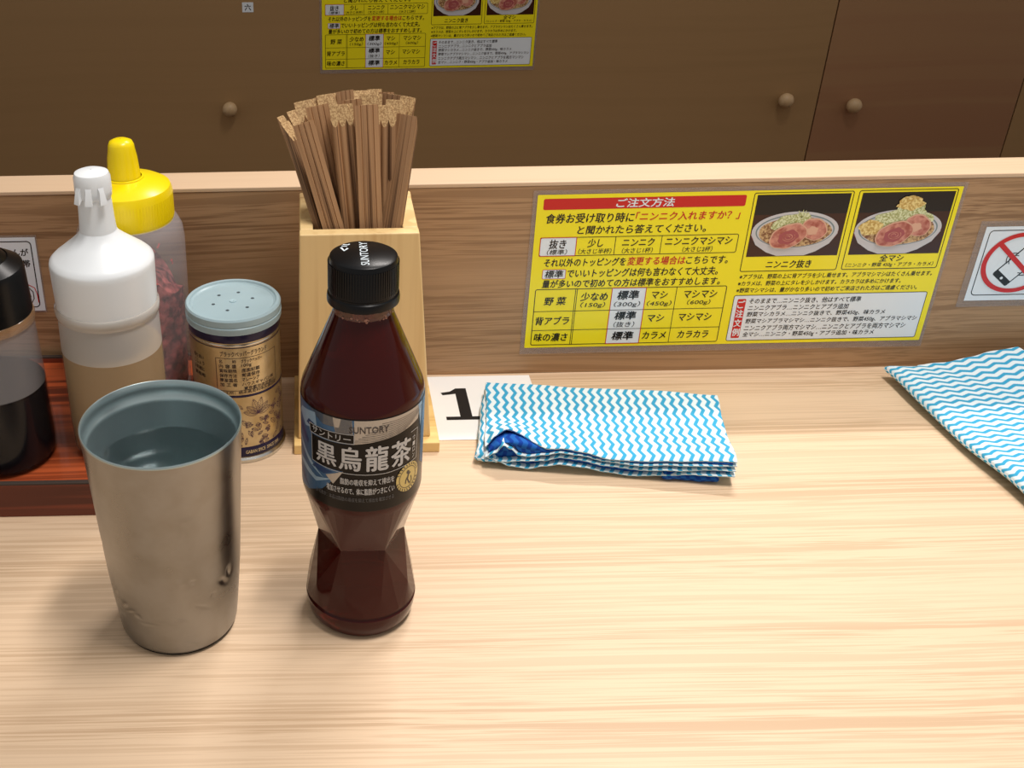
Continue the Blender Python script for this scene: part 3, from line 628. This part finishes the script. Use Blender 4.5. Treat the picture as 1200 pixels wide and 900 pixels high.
lp(b, [(-26, 118.6), (-11, 118.6), (30, 121.4), (58, 123.8), (62, 131.2), (-30, 131.2)], 1); lp(b, [(-40, 126), (-24, 126.4), (-22, 131.2), (-60, 131.2)], 1)
lp(b, [(66, 98), (80, 92), (92, 96), (92, 131.2), (70, 131.2), (66, 120)], 2); lp(b, [(58, 131.2), (64, 118), (66, 131.2)], 3, 1)
lp(b, [(-80, 124), (-66, 119), (-48, 122), (-50, 130), (-75, 127)], 3, 1); lp(b, [(-64, 121.6), (-56, 120.8), (-51, 123.6), (-60, 124.4)], 8, 2)
lp(b, [(-90, 108), (-76, 106), (-58, 100), (-40, 96.5), (-48, 99), (-62, 104), (-78, 110)], 3, 1); lp(b, [(-88, 98), (-70, 95), (-50, 92.5), (-30, 98), (-50, 95), (-70, 98.5)], 3, 1)
lp(b, [(-88, 90), (-74, 88), (-60, 85.5), (-70, 90), (-84, 94)], 8, 1); lp(b, [(-86, 117), (-74, 114), (-62, 110), (-60, 113), (-76, 119)], 8, 1); lp(b, [(-56, 100), (-40, 99), (-30, 101.6), (-50, 102.8)], 8, 1)
lp(b, [(-30, 95.2), (-20, 103.2), (-38, 99)], 1, 2)
for i in range(10): ls_(b, [(-12+i*3, 119.6+i*1.05), (10+i*4, 120.4+i*1.0), (40+i*3, 122.6+i*.7)], .22, 7, 2)
b.build('label_artwork', lab, lb)['kind'] = 'stuff'
b = MB()
lp(b, [(-57, 118.6), (-10, 119.2), (-10, 123.6), (-58.5, 122.8)], 0, 3)
for pts in ([(-57.5, 118.4), (-10, 118.9), (-10, 123.8), (-58.6, 122.9), (-57.5, 118.4)], [(-55.5, 118.2), (-55, 103.4), (-20, 102.6), (20, 102.2), (56.5, 103), (57.5, 119.2), (47, 119.2)]):
    for p1, p2 in zip(pts[:-1], pts[1:]): ls_(b, [p1, p2], .3, 5, 4)
b.build('label_frame', lab, lb)['kind'] = 'stuff'
b = MB()
for ch, a0, a1, z0, z1 in (('黒', -48.5, -27, 105.2, 116), ('烏', -23.8, -3.6, 104.6, 117), ('龍', .6, 21.4, 104.4, 117.6), ('茶', 24.6, 47, 104.0, 117.6)): lt(b, ch, a0, a1, z0, z1, 5, 4, bold=.018, res=4)
lt(b, 'サントリー', -54, -13, 119.4, 122.8, 5, 5, bold=.01)
for i, ch in enumerate('烏龍茶飲料'[:4]): lt(b, 'ウーロン'[i], 50, 53.6, 114.2-i*3.2, 116.6-i*3.2, 5, 4)
lt(b, '脂肪の吸収を抑えて排出を', -23, 28, 96.4, 99.8, 5, 4, bold=.011); lt(b, '増加させるので、体に脂肪がつきにくい', -37, 28.4, 91.2, 94.8, 5, 4, bold=.011)
lt(b, '許可表示：本品は脂肪の吸収を抑えて排出を増加させる', -50, 28, 87, 89.4, 6, 4, bold=0)
lt(b, 'SUNTORY', -14.5, 21.5, 124.6, 128.0, 7, 4, bold=.012)
b.build('label_lettering', lab, lb)['kind'] = 'stuff'
b = MB()
def circ(cx, cz, r, n=28): return [((cx*DL+r*math.cos(2*PI*k/n))/DL, cz+r*math.sin(2*PI*k/n)) for k in range(n)]
lp(b, circ(45.5, 95.2, 7.7), 4, 4); c1 = circ(45, 95.2, 5.6)+circ(45, 95.2, 5.6)[:1]
for p1, p2 in zip(c1[:-1], c1[1:]): ls_(b, [p1, p2], .3, 7, 6)
lp(b, circ(44.6, 98, 1.0, 12), 7, 6); ls_(b, [(45.5, 97), (44, 94.2), (46.6, 91.6)], .8, 7, 6); ls_(b, [(48, 97.4), (45, 96.2), (42, 94), (41.6, 92)], .6, 7, 6); ls_(b, [(49, 95), (50, 92.6), (47, 90.8)], .5, 7, 6)
for k in range(26):
    if k % 13 in (0, 12): continue
    a = 2*PI*k/26; p1 = (45+6.3*math.cos(a)/DL, 95.2+6.3*math.sin(a)); p2 = (45+7.4*math.cos(a+.08)/DL, 95.2+7.4*math.sin(a+.08)); ls_(b, [p1, p2], .5, 7, 6)
b.build('gold_seal', lab, lb)['kind'] = 'stuff'

# ------------------------------------------------------------------ chopstick holder and chopsticks
hb = empty('chopstick_holder', (.0325, .62, 0), 'square pale pine chopstick holder on a wider base plate behind the tea bottle', 'holder')
def bx(x): return x-.0325
b = MB(); b.box(bx(-.0115), bx(.079), -.0396, .046, 0, .007); b.build('base_plate', M['pineend'], hb, bevel=.0006)
# outer bottom -.0088...0738, outer top -.0052...0622
zb, zt = .0071, .1450
def prism(x0b, x1b, x0t, x1t, y0, y1, z0, z1, name, m):
    b = MB(); b.add([(bx(x0b), y0, z0), (bx(x1b), y0, z0), (bx(x1b), y1, z0), (bx(x0b), y1, z0), (bx(x0t), y0, z1), (bx(x1t), y0, z1), (bx(x1t), y1, z1), (bx(x0t), y1, z1)],
                    [(0, 3, 2, 1), (4, 5, 6, 7), (0, 1, 5, 4), (1, 2, 6, 5), (2, 3, 7, 6), (3, 0, 4, 7)])
    return b.build(name, m, hb, bevel=.0009)
prism(-.0088, .0738, -.0052, .0625, -.0325, -.0245, zb, zt, 'front_panel', M['pine'])
prism(-.0088, .0738, -.0052, .0625, .0240, .0320, zb, zt, 'back_panel', M['pine'])
prism(-.0086, -.0008, -.0050, .0026, -.0244, .0239, zb, zt, 'side_panel', M['pine'])
prism(.0650, .0736, .0535, .0623, -.0244, .0239, zb, zt, 'side_panel', M['pine'])

stickm = wood('chopstick_timber', rgb(186, 146, 106), rgb(70, 44, 26), rgb(146, 106, 70), 'Z', 1300, 220, .6, 1.0, warp=.001)
N, L, bq = nodes(stickm); oi = N.new('ShaderNodeObjectInfo'); hs = N.new('ShaderNodeHueSaturation'); mr = N.new('ShaderNodeMapRange'); mr.inputs[3].default_value = .72; mr.inputs[4].default_value = 1.12
src = bq.inputs['Base Color'].links[0].from_socket; L.new(oi.outputs['Random'], mr.inputs[0]); L.new(mr.outputs[0], hs.inputs['Value']); L.new(src, hs.inputs['Color']); L.new(hs.outputs[0], bq.inputs['Base Color'])
endm = speckle(mat('chopstick_end_grain', rgb(214, 178, 128), .7), rgb(150, 116, 76), rgb(196, 164, 116), 1100, .4, .6)
def stick_mesh(W, D_, cut, notch, name):
    """a joined pair: lobed face at -y, split groove at +y, top cut off obliquely on the lobed face"""
    LN = .203; lob = 3; prof = []
    for i in range(lob):
        for q in range(5):
            t = (i+q/5)/lob; prof.append((-W/2+W*t, -D_/2+.0013-.0013*math.sin(PI*q/5)**.7))
    prof.append((W/2, -D_/2+.0013)); prof.append((W/2, D_/2-.0003))
    for g in (.26, .0, -.26): prof += [(W*g+.0004, D_/2), (W*g, D_/2-notch), (W*g-.0004, D_/2)]
    prof.append((-W/2, D_/2-.0003)); n = len(prof)
    b = MB(); vs = [(x, y, 0) for x, y in prof]
    for x, y in prof:
        d = (D_/2-.0008-y)/(D_-.0008); vs.append((x, y, LN-max(d, 0)*cut))
    b.add(vs, [(i, (i+1) % n, n+(i+1) % n, n+i) for i in range(n)]); b.add(vs[n:], [tuple(range(n))], 1); b.add(vs[:n], [tuple(reversed(range(n)))], 0)
    me = bpy.data.meshes.new(name); me.from_pydata(b.v, [], b.f); me.materials.append(stickm); me.materials.append(endm); me.polygons.foreach_set('material_index', b.m); me.update()
    return me
SMs = {(wd): stick_mesh(wd/1000, .0046, .0115, .0006, 'chopstick_pair') for wd in (13, 12, 9)}
def stick(top, low, yaw, label, width=13, front=True):
    """top: centre of the upper end; low: a point on its axis further down"""
    top = Vector(top); d = (top-Vector(low)).normalized()
    me = SMs[width]; o = bpy.data.objects.new('chopstick_pair', me); COL.objects.link(o)
    x = Vector((math.cos(yaw), math.sin(yaw), 0))*(1 if front else -1); x = (x-d*x.dot(d)).normalized(); y = d.cross(x)
    org = top-d*.203
    if org.z < .0078: org = top-d*.203*1.0; org.z = .0078
    o.matrix_world = Matrix(((x.x, y.x, d.x, org.x), (x.y, y.y, d.y, org.y), (x.z, y.z, d.z, org.z), (0, 0, 0, 1)))
    return tag(o, label, 'chopsticks', 'disposable chopsticks in the pine holder')
r_ = math.radians
stick((-.0135, .633, .1995), (.0058, .617, .145), r_(70), 'chopstick pair leaning furthest left, seen edge on', 9)
stick((-.0108, .622, .1995), (.0062, .607, .145), r_(62), 'thin edge on chopstick pair just left of the flat leaning one', 9)
stick((-.0020, .609, .2028), (.0138, .6005, .145), r_(2), 'flat backed chopstick pair leaning left at the front left corner', 12, False)
stick((.0057, .622, .2085), (.0180, .6140, .145), r_(4), 'dark flat backed chopstick pair behind the left leaning one', 13, False)
stick((.0192, .6150, .2103), (.0252, .6078, .145), r_(0), 'upright chopstick pair with lobed end, left of centre')
stick((.0330, .6120, .2115), (.0358, .6030, .145), r_(1), 'dark flat backed upright chopstick pair at the centre of the bunch', 13, False)
stick((.0437, .6180, .2085), (.0440, .6085, .145), r_(-6), 'chopstick pair with lobed end right of the centre one')
stick((.0508, .6260, .2088), (.0475, .6180, .145), r_(-8), 'lobed end chopstick pair second from the right', 12)
stick((.0575, .6320, .2080), (.0496, .6280, .145), r_(-20), 'upright lobed chopstick pair at the back right corner', 9)
stick((.0572, .6170, .2032), (.0484, .6035, .145), r_(-38), 'flat chopstick pair leaning right at the front right corner', 13, False)
stick((-.0005, .640, .2056), (.0100, .6280, .145), r_(12), 'lobed chopstick pair turned outward behind the left row', 13)
stick((-.0068, .636, .2015), (.0060, .6220, .145), r_(40), 'narrow chopstick pair between the left edge ones and the lobed row', 9)
sh = 'chopstick pair packed behind the front row, little more than its end showing'
for t_, l_, y_, w_, f_ in [((.0125, .6430, .2050), (.017, .6340, .145), 24, 13, True), ((.0245, .6300, .2085), (.029, .6230, .145), 10, 13, False), ((.0215, .6500, .2080), (.027, .6370, .145), 34, 12, False), ((.0370, .6380, .2090), (.0375, .6290, .145), -8, 13, True),
                           ((.0500, .6400, .2065), (.0450, .6325, .145), -22, 12, False), ((.0335, .6560, .2062), (.034, .6380, .145), 26, 12, True), ((.0475, .6560, .2050), (.0455, .6390, .145), -14, 9, False), ((.0080, .6520, .2030), (.0140, .6380, .145), 20, 9, False), ((.0400, .6620, .2052), (.0395, .6400, .145), -20, 9, True)]:
    stick(t_, l_, r_(y_), sh, w_, f_)

# ------------------------------------------------------------------ seat number card
nc = empty('seat_number_card', (.0795, .5932, 0), 'white paper card with the black number one on the counter by the towel', 'card')
b = MB(); b.box(0, .0712, 0, .0785, .0001, .0004); b.build('card_sheet', M['paper'], nc)
b = MB(); q = [(88.2, 647.0), (87.2, 650.2), (93.5, 651.6), (97.8, 655.6), (104.8, 655.6), (104.8, 620.2), (113.5, 620.2), (113.5, 616.2), (87.6, 616.2), (87.6, 620.2), (97.0, 620.2), (97.0, 648.6), (93, 647.8)]
b.add([(x/1000-.0795, y/1000-.5932, .00048) for x, y in q], [tuple(range(len(q)))]); b.build('numeral', M['ink'], nc)

# ------------------------------------------------------------------ wave print towels
def towel_mat(name, S, P, A, base, line, wd):
    m = mat(name, base, .85, spec=.2); N, L, b = nodes(m); uv = N.new('ShaderNodeUVMap'); sp = N.new('ShaderNodeSeparateXYZ'); L.new(uv.outputs[0], sp.inputs[0])
    def mth(op, a, c=None, d=None):
        n = N.new('ShaderNodeMath'); n.operation = op
        for i, v in enumerate((a, c, d)):
            if v is None: continue
            if isinstance(v, (int, float)): n.inputs[i].default_value = v
            else: L.new(v, n.inputs[i])
        return n.outputs[0]
    no = N.new('ShaderNodeTexNoise'); no.inputs['Scale'].default_value = 900; no.inputs['Detail'].default_value = 1
    v = mth('MULTIPLY', sp.outputs[1], 2*PI/P); s1 = mth('SINE', v); tri = mth('MULTIPLY', mth('ARCSINE', mth('MULTIPLY', s1, .97)), A*2/PI)
    u = mth('ADD', sp.outputs[0], tri); u = mth('ADD', u, mth('MULTIPLY', mth('SUBTRACT', no.outputs['Fac'], .5), .0010))
    fr = mth('FRACT', mth('MULTIPLY', u, 1/S)); d = mth('ABSOLUTE', mth('SUBTRACT', fr, .5))
    k = N.new('ShaderNodeMapRange'); k.interpolation_type = 'SMOOTHSTEP'; k.inputs[1].default_value = .5-wd/S-.07; k.inputs[2].default_value = .5-wd/S+.05; L.new(d, k.inputs[0])
    mx = N.new('ShaderNodeMix'); mx.data_type = 'RGBA'; mx.inputs[6].default_value = base; mx.inputs[7].default_value = line; L.new(k.outputs[0], mx.inputs[0])
    L.new(mx.outputs[2], b.inputs['Base Color'])
    bp = N.new('ShaderNodeBump'); bp.inputs['Strength'].default_value = .25; bp.inputs['Distance'].default_value = .0004; n2 = N.new('ShaderNodeTexNoise'); n2.inputs['Scale'].default_value = 1400
    L.new(n2.outputs['Fac'], bp.inputs['Height']); L.new(bp.outputs[0], b.inputs['Normal'])
    return m
tw1 = towel_mat('wave_towel_cloth', .0056, .0115, .0013, rgb(226, 240, 246), rgb(60, 164, 208), .0012)
twb = towel_mat('wave_towel_inside', .0056, .0115, .0013, rgb(32, 98, 182), rgb(16, 62, 152), .0012)

def fold(b, quad, z0, th, hfun, uvrot=0., nu=70, nv=36, wob=.0008, seed=0, tfun=None, m=0, rim=None, yoff=None):
    """one folded layer: a pillow edged slab over the quad (BL, BR, TR, TL)"""
    BL, BR, TR, TL = [Vector(p) for p in quad]; rd = random.Random(seed); ph = [rd.uniform(0, 6) for _ in range(6)]
    if b.uv is None: b.uv = []
    k0 = len(b.v); c, s_ = math.cos(uvrot), math.sin(uvrot)
    def P(u, v):
        e = wob*(math.sin(u*9+ph[0])+.6*math.sin(u*23+ph[1])); f = wob*(math.sin(v*7+ph[2])+.5*math.sin(v*17+ph[3]))
        p = BL*(1-u)*(1-v)+BR*u*(1-v)+TR*u*v+TL*(1-u)*v
        return Vector((p.x+f*(1 if u > .5 else -1)*abs(2*u-1)**3, p.y+e*(1 if v > .5 else -1)*abs(2*v-1)**3+(yoff(u, v) if yoff else 0)))
    # cross sections: each row v goes round top then bottom with rounded ends in u; rounded in v too
    def edge(t): # 0..1 thickness profile near an edge
        return math.sqrt(max(0, 1-(1-min(t, 1))**2))
    W = ((BR-BL).length+(TR-TL).length)/2; Hh = ((TL-BL).length+(TR-BR).length)/2
    def par(i, n, size): # denser near the rims
        t = i/n; return .5-.5*math.cos(PI*t)
    us = [par(i, nu, W) for i in range(nu+1)]; vs = [par(j, nv, Hh) for j in range(nv+1)]
    for side in (1, -1):
        for j, v in enumerate(vs):
            for i, u in enumerate(us):
                p = P(u, v); th_ = th*(tfun(u, v) if tfun else 1)
                rm = rim or th*.6; e = min(edge(min(u, 1-u)*W/rm), edge(min(v, 1-v)*Hh/rm))
                zc = z0+th_/2+hfun(u, v); z = zc+side*th_/2*e
                b.v.append((p.x, p.y, max(z, .0006)))
                # pattern runs over the edge and down
                ex = side*0 if False else (1-e)*rm
                du = p.x+(ex if u > .5 else -ex)*(1 if min(u, 1-u)*W < min(v, 1-v)*Hh else 0); dv = p.y+(ex if v > .5 else -ex)*(0 if min(u, 1-u)*W < min(v, 1-v)*Hh else 1)
                b.uv.append((du*c-dv*s_+(.0 if side > 0 else .003), du*s_+dv*c))
    n = nu+1; S = n*(nv+1)
    for j in range(nv):
        for i in range(nu):
            a = k0+j*n+i; b.f.append((a, a+1, a+n+1, a+n)); b.m.append(m)
            a += S; b.f.append((a, a+n, a+n+1, a+1)); b.m.append(m)
    # stitch rims
    rml = [(0, i) for i in range(nu+1)]+[(j, nu) for j in range(1, nv+1)]+[(nv, i) for i in range(nu-1, -1, -1)]+[(j, 0) for j in range(nv-1, 0, -1)]
    for q in range(len(rml)):
        (j1, i1), (j2, i2) = rml[q], rml[(q+1) % len(rml)]; a, c_ = k0+j1*n+i1, k0+j2*n+i2
        b.f.append((a, a+S, c_+S, c_)); b.m.append(m)

def gauss(u, v, cu_, cv, su, sv): return math.exp(-((u-cu_)/su)**2-((v-cv)/sv)**2)
def h1(k):
    def h(u, v):
        return (.0006*k*math.sin(u*7+k)*(1-v)+.0022*k*gauss(u, v, .17, 0, .13, .30)-.0008*k*gauss(u, v, .02, 0, .06, .3)-.0008*k*v+.0006*math.sin(u*13+v*5)*k*.4)
    return h
def lerp(tab):
    def f(u):
        if u <= tab[0][0]: return tab[0][1]/1000
        for (a, p), (c, q) in zip(tab[:-1], tab[1:]):
            if u <= c: t = (u-a)/(c-a); t = t*t*(3-2*t); return (p+(q-p)*t)/1000
        return tab[-1][1]/1000
    return f
TA = lerp([(0, 13), (.045, 17.5), (.102, 20), (.154, 19.4), (.197, 18), (.247, 16.2), (.319, 17.3), (.392, 15.8), (.504, 12.6), (.633, 12.6), (.755, 14.2), (.886, 15.6), (1, 16.4)])
TB = lerp([(0, 8), (.04, 11.5), (.073, 17.4), (.099, 15.3), (.139, 10.8), (.175, 10.2), (.24, 12.1), (.302, 14.6), (.376, 13.6), (.488, 10.7), (.625, 9.8), (.757, 11.6), (.889, 12.8), (1, 13.6)])
TC = lerp([(0, 5), (.08, 5.4), (.149, 7), (.242, 8.2), (.304, 11), (.378, 10.3), (.491, 7.8), (.628, 6.6), (.761, 8.2), (.934, 10.2), (1, 10.4)])
TD = lerp([(0, 8), (.03, 6.6), (.048, 5.6), (.105, 2.8), (.18, 1.7), (.244, 4.4), (.308, 6.6), (.399, 5.6), (.494, 3), (.587, 1.8), (.72, 3.6), (.848, 6.2), (1, 6.8)])
def sheet(tab, zback):
    def h(u, v):
        k = max(0, 1-v/.55); k = k*k*(3-2*k); return tab(u)*k+zback*(1-k)+.0005*math.sin(11*u+6*v)*(1-k)
    return h
b = MB(); FR = [(.1045, .5620), (.2480, .5385)]
def towel_quad(dy, dx=0.): return [(FR[0][0]+dx, FR[0][1]+dy), (FR[1][0]-dx, FR[1][1]+dy), (.2640-dx, .6240), (.1165+dx, .6445)]
fold(b, [(.2080, .5455), (.2405, .5410), (.250, .600), (.200, .608)], .0004, .0050, lambda u, v: .0004*math.sin(u*9), .12, 30, 24, .0005, 1, m=1)
for q, (tab, zb_) in enumerate(((TD, .0010), (TC, .0040), (TB, .0072))):
    fold(b, towel_quad(0), 0, .0012, sheet(tab, zb_), .12, 110, 34, .0004, 2+q)
fold(b, towel_quad(.0004), 0, .0013, sheet(TA, .0105), .12, 120, 44, .0004, 9, yoff=lambda u, v: .0125*math.exp(-((u-.10)/.085)**2)*max(0, 1-v/.5)**1.5)
for lo_, hi_, z1_, z2_, dy in ((TD, TC, .0010, .0040, .0030), (TC, TB, .0040, .0072, .0030), (TB, TA, .0072, .0105, .0012)):
    h_lo, h_hi = sheet(lo_, z1_), sheet(hi_, z2_)
    fold(b, towel_quad(dy, .0015), 0, 1, lambda u, v: h_lo(u, v)+.0012, .12, 100, 30, .0003, 5, tfun=lambda u, v: max(.0006, h_hi(u, v)-h_lo(u, v)-.0014), m=1, rim=.0015)
fold(b, [(.0990, .5660), (.1120, .5625), (.1235, .6420), (.1150, .6440)], .0012, .0085, lambda u, v: .0004*math.sin(v*6), .12, 16, 36, .0005, 6)
tw = b.build('folded_towel', [tw1, twb], None, smooth=True, angle=180)
tag(tw, 'blue and white wave print towel folded in layers at the middle of the counter', 'towel')

b = MB(); RT = 1.47
fold(b, [(.4300, .5060), (.5600, .4750), (.5900, .6450), (.4200, .6480)], .0006, .0030, lambda u, v: .0004*math.sin(8*u), RT, 60, 50, .0010, 11, m=1)
fold(b, [(.4085, .4950), (.5700, .4640), (.6100, .6560), (.3885, .6600)], .0030, .0080, lambda u, v: .0007*math.sin(6*u+3*v)+.0012*math.sin(9*v), RT, 90, 70, .0008, 12, rim=.0065)
fold(b, [(.4240, .6050), (.5050, .5850), (.4800, .6640), (.4100, .6580)], .0104, .0018, lambda u, v: .0090*gauss(u, v, 1, 1, .45, .45)-.0012*(1-v)-.0008*(1-u)+.0006*math.sin(7*u+5*v), RT, 60, 50, .0008, 13)
fold(b, [(.4900, .6000), (.5500, .5850), (.5600, .6640), (.4880, .6560)], .0104, .0018, lambda u, v: .0080*gauss(u, v, .2, 1, .3, .4)-.0010*(1-v), RT, 50, 40, .0008, 14)
tw2 = b.build('folded_towel', [tw1, twb], None, smooth=True, angle=180)
tag(tw2, 'blue and white wave print towel lying diagonally at the right edge', 'towel')
